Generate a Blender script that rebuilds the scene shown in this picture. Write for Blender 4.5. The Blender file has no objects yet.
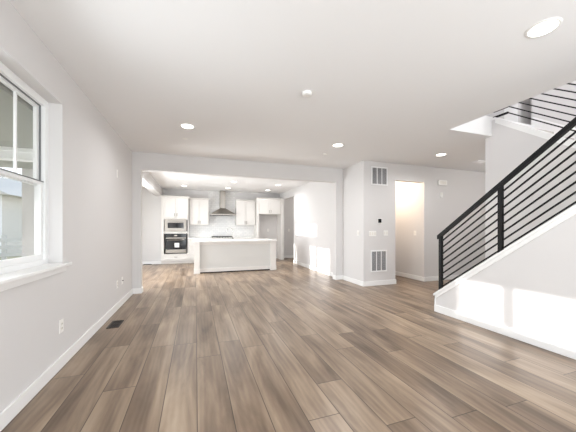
import bpy, bmesh, math, random
from mathutils import Vector, Matrix

random.seed(4)
S = bpy.context.scene
COL = S.collection
R = math.radians

# ------------------------------------------------------------------ camera
cd = bpy.data.cameras.new('camera')
cam = bpy.data.objects.new('camera', cd)
COL.objects.link(cam)
cam.location = (0, 0, 1.25)
cam.rotation_euler = (R(90), 0, R(-19))
cd.sensor_width = 36
cd.lens = 36 * 269 / 576
cd.shift_y = 13 / 576
cd.clip_start = 0.05
cd.clip_end = 300
S.camera = cam

# ------------------------------------------------------------------ world, sun, daylight and fill
w = bpy.data.worlds.new('world')
S.world = w
w.use_nodes = True
wn = w.node_tree
wn.nodes.clear()
w_out = wn.nodes.new('ShaderNodeOutputWorld')
w_bg = wn.nodes.new('ShaderNodeBackground')
w_tc = wn.nodes.new('ShaderNodeTexCoord')
w_sep = wn.nodes.new('ShaderNodeSeparateXYZ')
w_rmp = wn.nodes.new('ShaderNodeValToRGB')
w_rmp.color_ramp.elements[0].position = 0.0
w_rmp.color_ramp.elements[0].color = (0.93, 0.95, 0.96, 1)
w_rmp.color_ramp.elements[1].position = 0.6
w_rmp.color_ramp.elements[1].color = (0.62, 0.76, 0.95, 1)
wn.links.new(w_tc.outputs['Generated'], w_sep.inputs[0])
wn.links.new(w_sep.outputs['Z'], w_rmp.inputs[0])
wn.links.new(w_rmp.outputs[0], w_bg.inputs['Color'])
w_bg.inputs['Strength'].default_value = 1.5
wn.links.new(w_bg.outputs[0], w_out.inputs[0])


def lamp(name, kind, energy, loc, direction, color=(1, 1, 1), **kw):
    ld = bpy.data.lights.new(name, kind)
    ld.energy = energy
    ld.color = color
    for k, v in kw.items():
        setattr(ld, k, v)
    o = bpy.data.objects.new(name, ld)
    COL.objects.link(o)
    o.location = loc
    o.rotation_euler = Vector(direction).to_track_quat('-Z', 'Y').to_euler()
    return o


lamp('sun', 'SUN', 6.5, (-8, 3, 6), (1, -0.037, -0.2), (1.0, 0.975, 0.94), angle=R(0.6))
# added fill light at the open rear of the living room, behind the camera
lamp('rear_fill', 'AREA', 95, (1.2, -2.6, 1.0), (0, 1, 0.2), (0.92, 0.965, 1.0),
     shape='RECTANGLE', size=4.4, size_y=2.0)
# extra fill light added at the left wall beside the viewer
lamp('side_fill', 'AREA', 18, (-1.1, -0.6, 1.6), (1, 0.1, 0.0), (0.92, 0.965, 1.0),
     shape='RECTANGLE', size=3.4, size_y=1.5)
# unseen area light added on the right to brighten the left wall
lamp('right_fill', 'AREA', 72, (3.4, -0.9, 1.5), (-1, 0.3, 0.3), (0.92, 0.965, 1.0),
     shape='RECTANGLE', size=2.4, size_y=1.8)
# sky light falling through the triple window of the left wall
lamp('window_daylight', 'AREA', 30, (-1.42, 1.62, 1.66), (1, 0.25, -0.1), (0.92, 0.965, 1.0),
     shape='RECTANGLE', size=1.2, size_y=1.4, spread=R(125))
# daylight of the patio door in the kitchen nook
lamp('nook_daylight', 'AREA', 190, (-2.55, 7.2, 1.3), (1, -0.25, 0.08), (0.94, 0.975, 1.0),
     shape='RECTANGLE', size=2.0, size_y=1.8)

S.view_settings.view_transform = 'Standard'
S.view_settings.look = 'None'
S.view_settings.gamma = 1
S.view_settings.use_curve_mapping = False
S.view_settings.exposure = 0.17
S.cycles.use_denoising = True
S.cycles.max_bounces = 12
S.cycles.diffuse_bounces = 6
S.cycles.sample_clamp_indirect = 6


# ------------------------------------------------------------------ materials
def lin(c):
    c = c / 255
    return c / 12.92 if c <= 0.04045 else ((c + 0.055) / 1.055) ** 2.4


def rgb(r, g, b):
    return (lin(r), lin(g), lin(b), 1)


def mat(name, col, rough=0.5, metal=0.0, bump=0.0, bscale=60, spec=0.5, emit=None, estr=0, var=0.0, vscale=4):
    m = bpy.data.materials.new(name)
    m.use_nodes = True
    nt = m.node_tree
    b = nt.nodes['Principled BSDF']
    b.inputs['Base Color'].default_value = col
    b.inputs['Roughness'].default_value = rough
    b.inputs['Metallic'].default_value = metal
    b.inputs['Specular IOR Level'].default_value = spec
    if emit:
        b.inputs['Emission Color'].default_value = emit
        b.inputs['Emission Strength'].default_value = estr
    if bump or var:
        tc = nt.nodes.new('ShaderNodeTexCoord')
    if bump:
        n = nt.nodes.new('ShaderNodeTexNoise')
        n.inputs['Scale'].default_value = bscale
        n.inputs['Detail'].default_value = 3
        nt.links.new(tc.outputs['Object'], n.inputs['Vector'])
        bp = nt.nodes.new('ShaderNodeBump')
        bp.inputs['Strength'].default_value = bump
        bp.inputs['Distance'].default_value = 0.004
        nt.links.new(n.outputs['Fac'], bp.inputs['Height'])
        nt.links.new(bp.outputs[0], b.inputs['Normal'])
    if var:
        n2 = nt.nodes.new('ShaderNodeTexNoise')
        n2.inputs['Scale'].default_value = vscale
        n2.inputs['Detail'].default_value = 4
        nt.links.new(tc.outputs['Object'], n2.inputs['Vector'])
        mx = nt.nodes.new('ShaderNodeMix')
        mx.data_type = 'RGBA'
        mx.inputs['A'].default_value = tuple(max(0, x * (1 - var)) for x in col[:3]) + (1,)
        mx.inputs['B'].default_value = tuple(min(1, x * (1 + var)) for x in col[:3]) + (1,)
        nt.links.new(n2.outputs['Fac'], mx.inputs['Factor'])
        nt.links.new(mx.outputs['Result'], b.inputs['Base Color'])
    return m


def glass_mat(name, gloss=0.08, tint=(1, 1, 1, 1)):
    m = bpy.data.materials.new(name)
    m.use_nodes = True
    nt = m.node_tree
    nt.nodes.clear()
    o = nt.nodes.new('ShaderNodeOutputMaterial')
    t = nt.nodes.new('ShaderNodeBsdfTransparent')
    t.inputs['Color'].default_value = tint
    g = nt.nodes.new('ShaderNodeBsdfGlossy')
    g.inputs['Roughness'].default_value = 0.02
    mx = nt.nodes.new('ShaderNodeMixShader')
    mx.inputs[0].default_value = gloss
    nt.links.new(t.outputs[0], mx.inputs[1])
    nt.links.new(g.outputs[0], mx.inputs[2])
    nt.links.new(mx.outputs[0], o.inputs['Surface'])
    return m


def floor_mat():
    m = bpy.data.materials.new('wood_planks')
    m.use_nodes = True
    nt = m.node_tree
    N, L = nt.nodes, nt.links
    b = N['Principled BSDF']
    tc = N.new('ShaderNodeTexCoord')
    sep = N.new('ShaderNodeSeparateXYZ')
    L.new(tc.outputs['Object'], sep.inputs[0])

    def M(op, a, c=None, d=None):
        n = N.new('ShaderNodeMath')
        n.operation = op
        for i, v in enumerate((a, c, d)):
            if v is None:
                continue
            if isinstance(v, (int, float)):
                n.inputs[i].default_value = v
            else:
                L.new(v, n.inputs[i])
        return n.outputs[0]
    W, LN = 0.228, 1.5
    u = M('DIVIDE', M('ADD', sep.outputs['X'], 10 * W - 0.012), W)
    row = M('FLOOR', u)
    fu = M('FRACT', u)
    wn1 = N.new('ShaderNodeTexWhiteNoise')
    wn1.noise_dimensions = '1D'
    L.new(row, wn1.inputs['W'])
    v = M('ADD', M('DIVIDE', M('ADD', sep.outputs['Y'], 20), LN), M('MULTIPLY', wn1.outputs['Value'], 7.0))
    colm = M('FLOOR', v)
    fv = M('FRACT', v)
    cmb = N.new('ShaderNodeCombineXYZ')
    L.new(row, cmb.inputs[0])
    L.new(colm, cmb.inputs[1])
    wn2 = N.new('ShaderNodeTexWhiteNoise')
    wn2.noise_dimensions = '2D'
    L.new(cmb.outputs[0], wn2.inputs['Vector'])
    # seams
    du = M('MULTIPLY', M('MINIMUM', fu, M('SUBTRACT', 1.0, fu)), W)
    dv = M('MULTIPLY', M('MINIMUM', fv, M('SUBTRACT', 1.0, fv)), LN)
    d = M('MINIMUM', du, dv)
    seam = N.new('ShaderNodeMapRange')
    seam.inputs['From Min'].default_value = 0.0007
    seam.inputs['From Max'].default_value = 0.0042
    L.new(d, seam.inputs['Value'])
    # grain: noise stretched along the plank, shifted per plank
    gv = N.new('ShaderNodeCombineXYZ')
    L.new(M('ADD', M('MULTIPLY', sep.outputs['X'], 6.5), M('MULTIPLY', wn2.outputs['Value'], 60.0)), gv.inputs[0])
    L.new(M('MULTIPLY', sep.outputs['Y'], 0.85), gv.inputs[1])
    L.new(M('MULTIPLY', wn2.outputs['Value'], 31.0), gv.inputs[2])
    n1 = N.new('ShaderNodeTexNoise')
    n1.inputs['Scale'].default_value = 1.0
    n1.inputs['Detail'].default_value = 5
    n1.inputs['Roughness'].default_value = 0.55
    n1.inputs['Distortion'].default_value = 0.5
    L.new(gv.outputs[0], n1.inputs['Vector'])
    gv2 = N.new('ShaderNodeCombineXYZ')
    L.new(M('ADD', M('MULTIPLY', sep.outputs['X'], 38.0), M('MULTIPLY', wn2.outputs['Value'], 90.0)), gv2.inputs[0])
    L.new(M('MULTIPLY', sep.outputs['Y'], 2.0), gv2.inputs[1])
    n2 = N.new('ShaderNodeTexNoise')
    n2.inputs['Scale'].default_value = 1.0
    n2.inputs['Detail'].default_value = 4
    L.new(gv2.outputs[0], n2.inputs['Vector'])
    # cathedral rings
    wv = N.new('ShaderNodeTexWave')
    wv.wave_type = 'BANDS'
    wv.bands_direction = 'X'
    wv.inputs['Scale'].default_value = 1.1
    wv.inputs['Distortion'].default_value = 9.0
    wv.inputs['Detail'].default_value = 2
    wv.inputs['Detail Scale'].default_value = 0.8
    L.new(gv.outputs[0], wv.inputs['Vector'])
    f = M('ADD', M('ADD', M('MULTIPLY', n1.outputs['Fac'], 1.32), M('MULTIPLY', n2.outputs['Fac'], 0.06)),
          M('MULTIPLY', wv.outputs['Fac'], 0.06))
    f = M('ADD', f, M('MULTIPLY', M('SUBTRACT', wn2.outputs['Value'], 0.5), 0.19))
    f = M('SUBTRACT', f, 0.28)
    rp = N.new('ShaderNodeValToRGB')
    e = rp.color_ramp.elements
    e[0].position = 0.10
    e[0].color = FLOOR[0]
    e[1].position = 0.95
    e[1].color = FLOOR[3]
    x = e.new(0.38)
    x.color = FLOOR[1]
    x = e.new(0.62)
    x.color = FLOOR[2]
    L.new(f, rp.inputs[0])
    mx = N.new('ShaderNodeMix')
    mx.data_type = 'RGBA'
    mx.inputs['A'].default_value = rgb(52, 39, 30)
    L.new(seam.outputs[0], mx.inputs['Factor'])
    L.new(rp.outputs[0], mx.inputs['B'])
    L.new(mx.outputs['Result'], b.inputs['Base Color'])
    b.inputs['Roughness'].default_value = 0.38
    L.new(M('ADD', M('MULTIPLY', n2.outputs['Fac'], 0.12), 0.27), b.inputs['Roughness'])
    bp = N.new('ShaderNodeBump')
    bp.inputs['Strength'].default_value = 0.25
    bp.inputs['Distance'].default_value = 0.002
    L.new(M('ADD', seam.outputs[0], M('MULTIPLY', n2.outputs['Fac'], 0.25)), bp.inputs['Height'])
    L.new(bp.outputs[0], b.inputs['Normal'])
    return m


def tile_mat():
    m = bpy.data.materials.new('backsplash_tile')
    m.use_nodes = True
    nt = m.node_tree
    b = nt.nodes['Principled BSDF']
    tc = nt.nodes.new('ShaderNodeTexCoord')
    mp = nt.nodes.new('ShaderNodeMapping')
    mp.inputs['Rotation'].default_value = (R(90), 0, 0)
    br = nt.nodes.new('ShaderNodeTexBrick')
    br.inputs['Color1'].default_value = rgb(232, 231, 229)
    br.inputs['Color2'].default_value = rgb(222, 222, 221)
    br.inputs['Mortar'].default_value = rgb(205, 204, 202)
    br.inputs['Scale'].default_value = 1
    br.inputs['Brick Width'].default_value = 0.15
    br.inputs['Row Height'].default_value = 0.075
    br.inputs['Mortar Size'].default_value = 0.003
    nt.links.new(tc.outputs['Object'], mp.inputs[0])
    nt.links.new(mp.outputs[0], br.inputs['Vector'])
    nt.links.new(br.outputs['Color'], b.inputs['Base Color'])
    b.inputs['Roughness'].default_value = 0.2
    return m


def siding_mat(name, c1, pitch=0.15, rot=(R(90), 0, 0)):
    m = bpy.data.materials.new(name)
    m.use_nodes = True
    nt = m.node_tree
    b = nt.nodes['Principled BSDF']
    tc = nt.nodes.new('ShaderNodeTexCoord')
    sep = nt.nodes.new('ShaderNodeSeparateXYZ')
    nt.links.new(tc.outputs['Object'], sep.inputs[0])
    d = nt.nodes.new('ShaderNodeMath')
    d.operation = 'DIVIDE'
    d.inputs[1].default_value = pitch
    nt.links.new(sep.outputs['Z'], d.inputs[0])
    fr = nt.nodes.new('ShaderNodeMath')
    fr.operation = 'FRACT'
    nt.links.new(d.outputs[0], fr.inputs[0])
    bp = nt.nodes.new('ShaderNodeBump')
    bp.inputs['Strength'].default_value = 0.6
    bp.inputs['Distance'].default_value = 0.02
    nt.links.new(fr.outputs[0], bp.inputs['Height'])
    nt.links.new(bp.outputs[0], b.inputs['Normal'])
    b.inputs['Base Color'].default_value = c1
    b.inputs['Roughness'].default_value = 0.7
    return m


FLOOR = [rgb(82, 65, 51), rgb(124, 105, 87), rgb(154, 134, 113), rgb(182, 163, 141)]
M_ = {}
M_['wall'] = mat('wall_paint', rgb(217, 215, 214), 0.75, bump=0.05, bscale=180, spec=0.25)
M_['ceiling'] = mat('ceiling_paint', rgb(238, 238, 238), 0.85, bump=0.08, bscale=120, spec=0.2)
M_['trim'] = mat('white_trim', rgb(240, 240, 239), 0.4, bump=0.01, bscale=40)
M_['floor'] = floor_mat()
M_['cab'] = mat('cabinet_white', rgb(226, 223, 219), 0.45, bump=0.01, bscale=30)
M_['counter'] = mat('quartz_white', rgb(244, 243, 241), 0.2, var=0.02, vscale=6)
M_['panel'] = mat('island_panel_grey', rgb(214, 213, 210), 0.5, bump=0.01, bscale=30)
M_['tile'] = tile_mat()
M_['steel'] = mat('stainless_steel', rgb(154, 149, 142), 0.3, 1.0, bump=0.02, bscale=200)
M_['nickel'] = mat('dark_nickel', rgb(150, 146, 140), 0.35, 1.0)
M_['chrome'] = mat('brushed_nickel', rgb(190, 188, 184), 0.25, 1.0)
M_['blackglass'] = mat('black_oven_glass', rgb(24, 24, 26), 0.08)
M_['black'] = mat('black_iron', rgb(9, 9, 10), 0.5, bump=0.02, bscale=80, spec=0.3)
M_['darkmetal'] = mat('bronze_register', rgb(46, 37, 30), 0.5, 0.3)
M_['slot'] = mat('dark_slot', rgb(28, 26, 25), 0.8)
M_['plastic'] = mat('white_plastic', rgb(242, 241, 238), 0.35)
M_['offwhite'] = mat('ivory_plastic', rgb(232, 229, 222), 0.4)
M_['grille'] = mat('grille_white', rgb(240, 240, 240), 0.45)
M_['grille_slat'] = mat('grille_slat_grey', rgb(196, 196, 198), 0.5)
M_['duct'] = mat('duct_dark', rgb(70, 70, 73), 0.8)
M_['vinyl'] = mat('white_vinyl', rgb(240, 241, 241), 0.35)
M_['gasket'] = mat('grey_gasket', rgb(120, 122, 124), 0.6)
M_['glass'] = glass_mat('window_glass', 0.06)
M_['screen'] = mat('dark_screen', rgb(30, 30, 33), 0.15)
M_['paper'] = mat('white_paper', rgb(245, 245, 243), 0.7)
M_['lens'] = mat('lit_lens', rgb(250, 248, 242), 0.5, emit=(1, 0.96, 0.9, 1), estr=6)
M_['concrete'] = mat('patio_concrete', rgb(200, 198, 193), 0.85, bump=0.1, bscale=60, var=0.06)
M_['soffit'] = mat('porch_ceiling_paint', rgb(158, 160, 152), 0.8, bump=0.3, bscale=9, var=0.06, vscale=5)
M_['siding'] = siding_mat('grey_siding', rgb(222, 218, 210))
M_['sidingw'] = siding_mat('white_siding', rgb(238, 238, 238))
M_['roofing'] = mat('grey_shingle', rgb(204, 199, 191), 0.9, bump=0.3, bscale=20, var=0.15, vscale=12)
M_['ground'] = mat('dry_lawn', rgb(150, 148, 120), 0.95, bump=0.4, bscale=15, var=0.2, vscale=5)
M_['fence'] = mat('fence_board', rgb(205, 203, 198), 0.8, bump=0.1, bscale=20, var=0.08)
M_['carpet'] = mat('stair_carpet', rgb(196, 190, 184), 0.95, bump=0.4, bscale=250)


# ------------------------------------------------------------------ helpers
def box(bm, x0, x1, y0, y1, z0, z1, bevel=0.0):
    vs = [bm.verts.new((x, y, z)) for x in (x0, x1) for y in (y0, y1) for z in (z0, z1)]
    fs = [(0, 1, 3, 2), (4, 6, 7, 5), (0, 4, 5, 1), (2, 3, 7, 6), (0, 2, 6, 4), (1, 5, 7, 3)]
    faces = [bm.faces.new([vs[i] for i in f]) for f in fs]
    if bevel > 0:
        es = list({e for f in faces for e in f.edges})
        bmesh.ops.bevel(bm, geom=es, offset=bevel, segments=2, affect='EDGES', profile=0.6)
    return bm


def prism(bm, pts, a0, a1, axis='X'):
    """polygon pts extruded along an axis; pts are the two other coordinates in xyz order"""
    def mk(p, a):
        if axis == 'X':
            return (a, p[0], p[1])
        if axis == 'Y':
            return (p[0], a, p[1])
        return (p[0], p[1], a)
    A = [bm.verts.new(mk(p, a0)) for p in pts]
    B = [bm.verts.new(mk(p, a1)) for p in pts]
    n = len(pts)
    bm.faces.new(A)
    bm.faces.new(B[::-1])
    for i in range(n):
        j = (i + 1) % n
        bm.faces.new((A[i], B[i], B[j], A[j]))
    return bm


def lathe(bm, prof, c=(0, 0, 0), axis='Z', seg=24):
    rings = []
    for r, h in prof:
        ring = []
        for k in range(seg):
            t = 2 * math.pi * k / seg
            u, v = r * math.cos(t), r * math.sin(t)
            p = (u, v, h) if axis == 'Z' else ((h, u, v) if axis == 'X' else (u, h, v))
            ring.append(bm.verts.new((p[0] + c[0], p[1] + c[1], p[2] + c[2])))
        rings.append(ring)
    for a, b in zip(rings, rings[1:]):
        for k in range(seg):
            j = (k + 1) % seg
            bm.faces.new((a[k], a[j], b[j], b[k]))
    bm.faces.new(rings[0][::-1])
    bm.faces.new(rings[-1])
    return bm


def tube(bm, pts, r, seg=12):
    pts = [Vector(p) for p in pts]
    rings = []
    up = None
    for i, p in enumerate(pts):
        t = (pts[min(i + 1, len(pts) - 1)] - pts[max(i - 1, 0)]).normalized()
        if up is None:
            up = Vector((0, 1, 0)) if abs(t.y) < 0.9 else Vector((1, 0, 0))
        a = t.cross(up).normalized()
        b_ = a.cross(t).normalized()
        up = b_
        rings.append([bm.verts.new(p + a * r * math.cos(2 * math.pi * k / seg) + b_ * r * math.sin(2 * math.pi * k / seg)) for k in range(seg)])
    for a, b in zip(rings, rings[1:]):
        for k in range(seg):
            j = (k + 1) % seg
            bm.faces.new((a[k], a[j], b[j], b[k]))
    bm.faces.new(rings[0][::-1])
    bm.faces.new(rings[-1])
    return bm


def B():
    return bmesh.new()


def obj(name, bm, m, parent=None, label=None, loc=None, smooth=False):
    """links bm as one mesh object. With a parent, bm is in world coordinates at the time of the call and
    is moved into the parent's frame."""
    bmesh.ops.recalc_face_normals(bm, faces=bm.faces)
    me = bpy.data.meshes.new(name)
    off = Vector((0, 0, 0))
    if parent is not None:
        p = parent
        while p is not None:
            off += p.location
            p = p.parent
    elif loc is not None:
        off = Vector(loc)
    for v in bm.verts:
        v.co -= off
    bm.to_mesh(me)
    bm.free()
    me.materials.append(M_[m])
    if smooth:
        for p in me.polygons:
            p.use_smooth = True
    o = bpy.data.objects.new(name, me)
    COL.objects.link(o)
    if parent is not None:
        o.parent = parent
    elif loc is not None:
        o.location = loc
    if label:
        o['label'] = label
    return o


def tag(o, label, cat, group=None, kind=None):
    o['label'] = label
    o['category'] = cat
    if group:
        o['group'] = group
    if kind:
        o['kind'] = kind
    return o


def thing(name, label, cat, loc=(0, 0, 0), group=None):
    o = bpy.data.objects.new(name, None)
    o.empty_display_size = 0.1
    COL.objects.link(o)
    o.location = loc
    return tag(o, label, cat, group)


def struct(name, bm, m, label=None, cat=None, parent=None):
    o = obj(name, bm, m, parent)
    if parent is None:
        o['kind'] = 'structure'
        o['label'] = label
        o['category'] = cat
    return o


def dup(root, loc, label, group=None):
    r = root.copy()
    COL.objects.link(r)
    r.location = loc
    r['label'] = label
    if group:
        r['group'] = group
    for ch in list(root.children):
        c = ch.copy()
        COL.objects.link(c)
        c.parent = r
        for g in ch.children:
            q = g.copy()
            COL.objects.link(q)
            q.parent = c
    return r


H = 2.74          # ceiling
XL = -1.15        # left wall face
YB = 5.87         # wall with the wide opening
XS = 3.45         # half wall of the stair
XK = 3.42         # kitchen right wall
YK = 11.0         # kitchen back wall
XM = 4.5          # wall between the stair flights
SL = 0.75         # stair slope


def zcap(y):
    return 0.285 + SL * (3.13 - y)


def zup(y):
    return 3.01 - 0.71 * (2.945 - y)


# ------------------------------------------------------------------ setting: floor, ceiling, walls
bm = B(); box(bm, -1.35, 8.3, -3.0, 11.2, -0.2, 0.0)
struct('floor', bm, 'floor', 'brown wood plank floor running from the living room into the kitchen', 'floor')

bm = B()
box(bm, -1.35, 3.60, -3.0, 11.2, H, 3.05)
box(bm, 3.60, 8.3, 3.03, 11.2, H, 3.05)
box(bm, 5.72, 8.3, -3.0, 3.03, H, 3.05)
box(bm, 3.60, 5.72, -3.0, -1.6, H, 3.05)
struct('ceiling', bm, 'ceiling', 'flat white ceiling with an opening over the stair', 'ceiling')

WY0, WY1, WZ0, WZ1 = 0.98, 3.0, 0.94, 2.39       # triple window
DY0, DY1, DZ1 = 6.6, 10.25, 2.04                # patio door of the kitchen nook
XN = -2.6                                        # nook outer wall
TY0, TY1, TZ0, TZ1 = 7.5, 9.3, 2.2, 2.66         # transom window above the patio door
bm = B()
box(bm, -1.35, XL, -3.0, WY0, 0, H)
box(bm, -1.35, XL, WY0, WY1, 0, WZ0 - 0.03)
box(bm, -1.35, XL, WY0, WY1, WZ1, H)
box(bm, -1.35, XL, WY1, 6.02, 0, H)
box(bm, -1.35, XL, 6.02, 10.6, 2.43, H)
box(bm, -1.35, XL, 10.6, YK, 0, H)
struct('wall_left', bm, 'wall', 'long pale greige wall on the left with the big white window', 'wall')

bm = B()
box(bm, XN - 0.2, XN, 5.82, DY0, 0, H)
box(bm, XN - 0.2, XN, DY1, 10.8, 0, H)
box(bm, XN - 0.2, XN, DY0, DY1, DZ1, TZ0)
box(bm, XN - 0.2, XN, DY0, DY1, TZ1, H)
box(bm, XN - 0.2, XN, DY0, TY0, TZ0, TZ1)
box(bm, XN - 0.2, XN, TY1, DY1, TZ0, TZ1)
box(bm, XN, -1.35, 5.82, 6.02, 0, H)
box(bm, XN, -1.35, 10.6, 10.8, 0, H)
struct('wall_nook', bm, 'wall', 'white walls of the bright nook left of the kitchen', 'wall')
bm = B(); box(bm, XN - 0.2, -1.35, 5.82, 10.8, -0.2, 0.0)
struct('floor_nook', bm, 'floor', 'sunlit wood plank floor of the nook left of the kitchen', 'floor')
bm = B(); box(bm, XN - 0.2, -1.35, 5.82, 10.8, H, 3.05)
struct('ceiling_nook', bm, 'ceiling', 'white ceiling of the nook left of the kitchen', 'ceiling')

bm = B()
box(bm, XL, -1.0, YB, 6.02, 0, H)
box(bm, -1.0, 3.27, YB, 6.02, 2.405, H)
box(bm, 3.27, XS + 0.01, YB, 6.02, 0, H)
struct('wall_back', bm, 'wall', 'greige wall framing the wide cased opening to the kitchen', 'wall')

bm = B()
box(bm, 3.46, 4.31, 5.0, 6.02, 0, H)
struct('wall_duct_chase', bm, 'wall', 'square greige chase beside the kitchen opening holding two return grilles', 'wall')

bm = B()
box(bm, 4.31, 5.15, 5.0, 5.13, 2.365, H)
box(bm, 5.15, 8.3, 5.0, 5.13, 0, H)
struct('wall_hall', bm, 'wall', 'greige hall wall behind the stair with a door opening', 'wall')
bm = B()
box(bm, 5.15, 5.28, 5.13, 6.0, 0, H)
box(bm, 5.28, 5.4, 5.9, 6.2, 0, H)
box(bm, 4.31, 5.28, 6.05, 6.2, 0, H)
struct('wall_corridor', bm, 'wall', 'warm lit corridor wall seen through the hall door opening', 'wall')

bm = B()
box(bm, XK, XK + 0.15, 6.02, 9.28, 0, H)
box(bm, XK, XK + 0.15, 9.28, 10.46, 2.47, H)
box(bm, XK, XK + 0.012, 10.46, YK, 0, H)
struct('wall_kitchen_right', bm, 'wall', 'sunlit white right hand kitchen wall with a tall passage opening', 'wall')
bm = B()
box(bm, XL - 0.2, 5.2, YK, YK + 0.2, 0, H)
struct('wall_kitchen_back', bm, 'wall', 'greige back wall of the kitchen behind the cabinets', 'wall')
bm = B()
box(bm, 5.0, 5.2, 6.5, YK, 0, H)
struct('wall_passage', bm, 'wall', 'end wall of the passage right of the kitchen', 'wall')
bm = B()
box(bm, 8.1, 8.3, -3.0, 5.0, 0, H)
struct('wall_hall_end', bm, 'wall', 'far right end wall of the hall', 'wall')
bm = B()
prism(bm, [(-0.2, 0), (3.12, 0), (3.12, zup(3.12) - 0.03), (0.85, zup(0.85) - 0.03), (-0.2, zup(0.85) - 0.03)], XM, XM + 0.12, 'X')
struct('wall_stair_middle', bm, 'wall', 'pale wall standing between the two stair flights with a sloping top', 'wall')
bm = B()
box(bm, 5.6, 5.72, -1.6, 3.08, 0, 5.5)
box(bm, 3.48, 5.72, -1.72, -1.6, 0, 5.5)
box(bm, 3.48, 3.6, -1.6, -0.2, 0, H)
box(bm, 3.48, 3.6, -1.72, 6.0, 3.05, 5.5)
struct('wall_stairwell', bm, 'wall', 'white outer wall of the stairwell behind the upper railing', 'wall')
bm = B()
box(bm, 5.6, 5.72, 3.3, 6.0, 3.05, 5.5)
box(bm, 5.72, 6.4, 2.96, 3.08, 3.05, 5.5)
box(bm, 5.72, 6.4, 3.3, 3.42, 3.05, 5.5)
box(bm, 5.95, 6.05, 3.08, 3.3, 3.05, 5.5)
box(bm, 3.48, 5.72, 6.0, 6.12, 3.05, 5.5)
struct('wall_upstairs', bm, 'wall', 'upstairs landing wall glimpsed above the stair opening', 'wall')
bm = B()
box(bm, 3.48, 7.2, -1.72, 6.12, 5.5, 5.6)
struct('ceiling_upstairs', bm, 'ceiling', 'upstairs ceiling above the stairwell', 'ceiling')

# baseboards
BH, BT = 0.105, 0.016


def baseboard(name, segs, label):
    bm = B()
    for x0, x1, y0, y1 in segs:
        box(bm, x0, x1, y0, y1, 0, BH, 0.004)
    struct(name, bm, 'trim', label, 'baseboard')


baseboard('baseboard_left', [(XL, XL + BT, -3.0, YB)], 'white baseboard along the left living room wall')
baseboard('baseboard_back', [(XL, -1.0 + BT, YB - BT, YB), (-1.0, -1.0 + BT, YB, 6.02),
                             (3.27 - BT, 3.46, YB - BT, YB), (3.27 - BT, 3.27, YB, 6.02)],
          'white baseboard at the foot of the opening wall')
baseboard('baseboard_chase', [(3.46 - BT, 3.46, 5.0 - BT, YB - BT), (3.46, 4.31 + BT, 5.0 - BT, 5.0), (4.31, 4.31 + BT, 5.0, 6.02)],
          'white baseboard around the square chase')
baseboard('baseboard_hall', [(5.15 - BT, 5.15, 5.0 - BT, 6.0), (5.15, 8.1, 5.0 - BT, 5.0)],
          'white baseboard of the hall and corridor')
baseboard('baseboard_kitchen', [(XK - BT, XK, 6.02, 9.28), (XK, XK + 0.15, 9.28 - 0.0, 9.28 + BT)],
          'white baseboard along the right kitchen wall')
baseboard('baseboard_nook', [(XN, XL, 10.6 - BT, 10.6)], 'white baseboard on the white wall left of the oven cabinet')
baseboard('baseboard_passage', [(3.433, 5.0, YK - BT, YK)], 'white baseboard at the end of the passage')

# ------------------------------------------------------------------ stair (setting)
bm = B()
prism(bm, [(3.13, 0), (3.13, zcap(3.13) - 0.03), (-0.2, zcap(-0.2) - 0.03), (-0.2, 0)], XS, XS + 0.12, 'X')
struct('wall_stair_side', bm, 'wall', 'sunlit triangular half wall under the black stair railing', 'wall')
bm = B()
prism(bm, [(3.155, zcap(3.155) - 0.03), (3.155, zcap(3.155) + 0.0), (-0.2, zcap(-0.2)), (-0.2, zcap(-0.2) - 0.03)], XS - 0.025, XS + 0.145, 'X')
prism(bm, [(3.142, zcap(3.142) - 0.085), (3.142, zcap(3.142) - 0.03), (-0.2, zcap(-0.2) - 0.03), (-0.2, zcap(-0.2) - 0.085)], XS - 0.013, XS, 'X')
box(bm, XS - 0.013, XS + 0.12, 3.13, 3.142, 0, zcap(3.142) - 0.03)
struct('trim_1', bm, 'trim', 'white sloping cap board on the stair half wall', 'trim')
baseboard('baseboard_stair', [(XS - BT, XS, -3.0, 3.13 + BT)], 'white baseboard below the stair half wall')
bm = B()
yy, zz = 3.08, 0.0
pts = [(yy, 0.0)]
for k in range(7):
    zz += 0.19
    pts += [(yy, zz), (yy - 0.253, zz)]
    yy -= 0.253
pts += [(-0.2, zz), (-0.2, 0.0)]
prism(bm, pts, XS + 0.12, XM, 'X')
struct('stairs_lower', bm, 'carpet', 'carpeted lower stair flight behind the half wall', 'stairs')
bm = B()
yy, zz = 1.0, 1.33
pts = [(-0.2, 0), (-0.2, 1.33), (yy, 1.33)]
for k in range(8):
    zz += 0.19
    pts += [(yy, zz), (yy + 0.252, zz)]
    yy += 0.252
pts += [(yy, 2.74), (2.5, 2.2), (2.5, 0)]
prism(bm, pts, XM + 0.12, 5.6, 'X')
struct('stairs_upper', bm, 'carpet', 'carpeted upper stair flight behind the middle wall', 'stairs')
bm = B()
box(bm, XS + 0.12, 5.6, -1.6, -0.2, 1.23, 1.33)
struct('stairs_landing', bm, 'carpet', 'carpeted half landing joining the stair flights', 'stairs')
bm = B()
prism(bm, [(3.12, zup(2.96) - 0.03), (3.12, zup(2.96)), (2.96, zup(2.96)), (0.85, zup(0.85)), (0.85, zup(0.85) - 0.03), (2.96, zup(2.96) - 0.03)], XM - 0.02, XM + 0.14, 'X')
prism(bm, [(2.96, zup(2.96) - 0.09), (2.96, zup(2.96) - 0.03), (0.85, zup(0.85) - 0.03), (0.85, zup(0.85) - 0.09)], XM - 0.012, XM, 'X')
struct('trim_2', bm, 'trim', 'white cap board on the sloping top of the middle stair wall', 'trim')
bm = B()
box(bm, 3.60, XM, 3.018, 3.03, H, 3.05)
struct('trim_3', bm, 'trim', 'white end face of the ceiling opening above the stair', 'trim')

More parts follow.
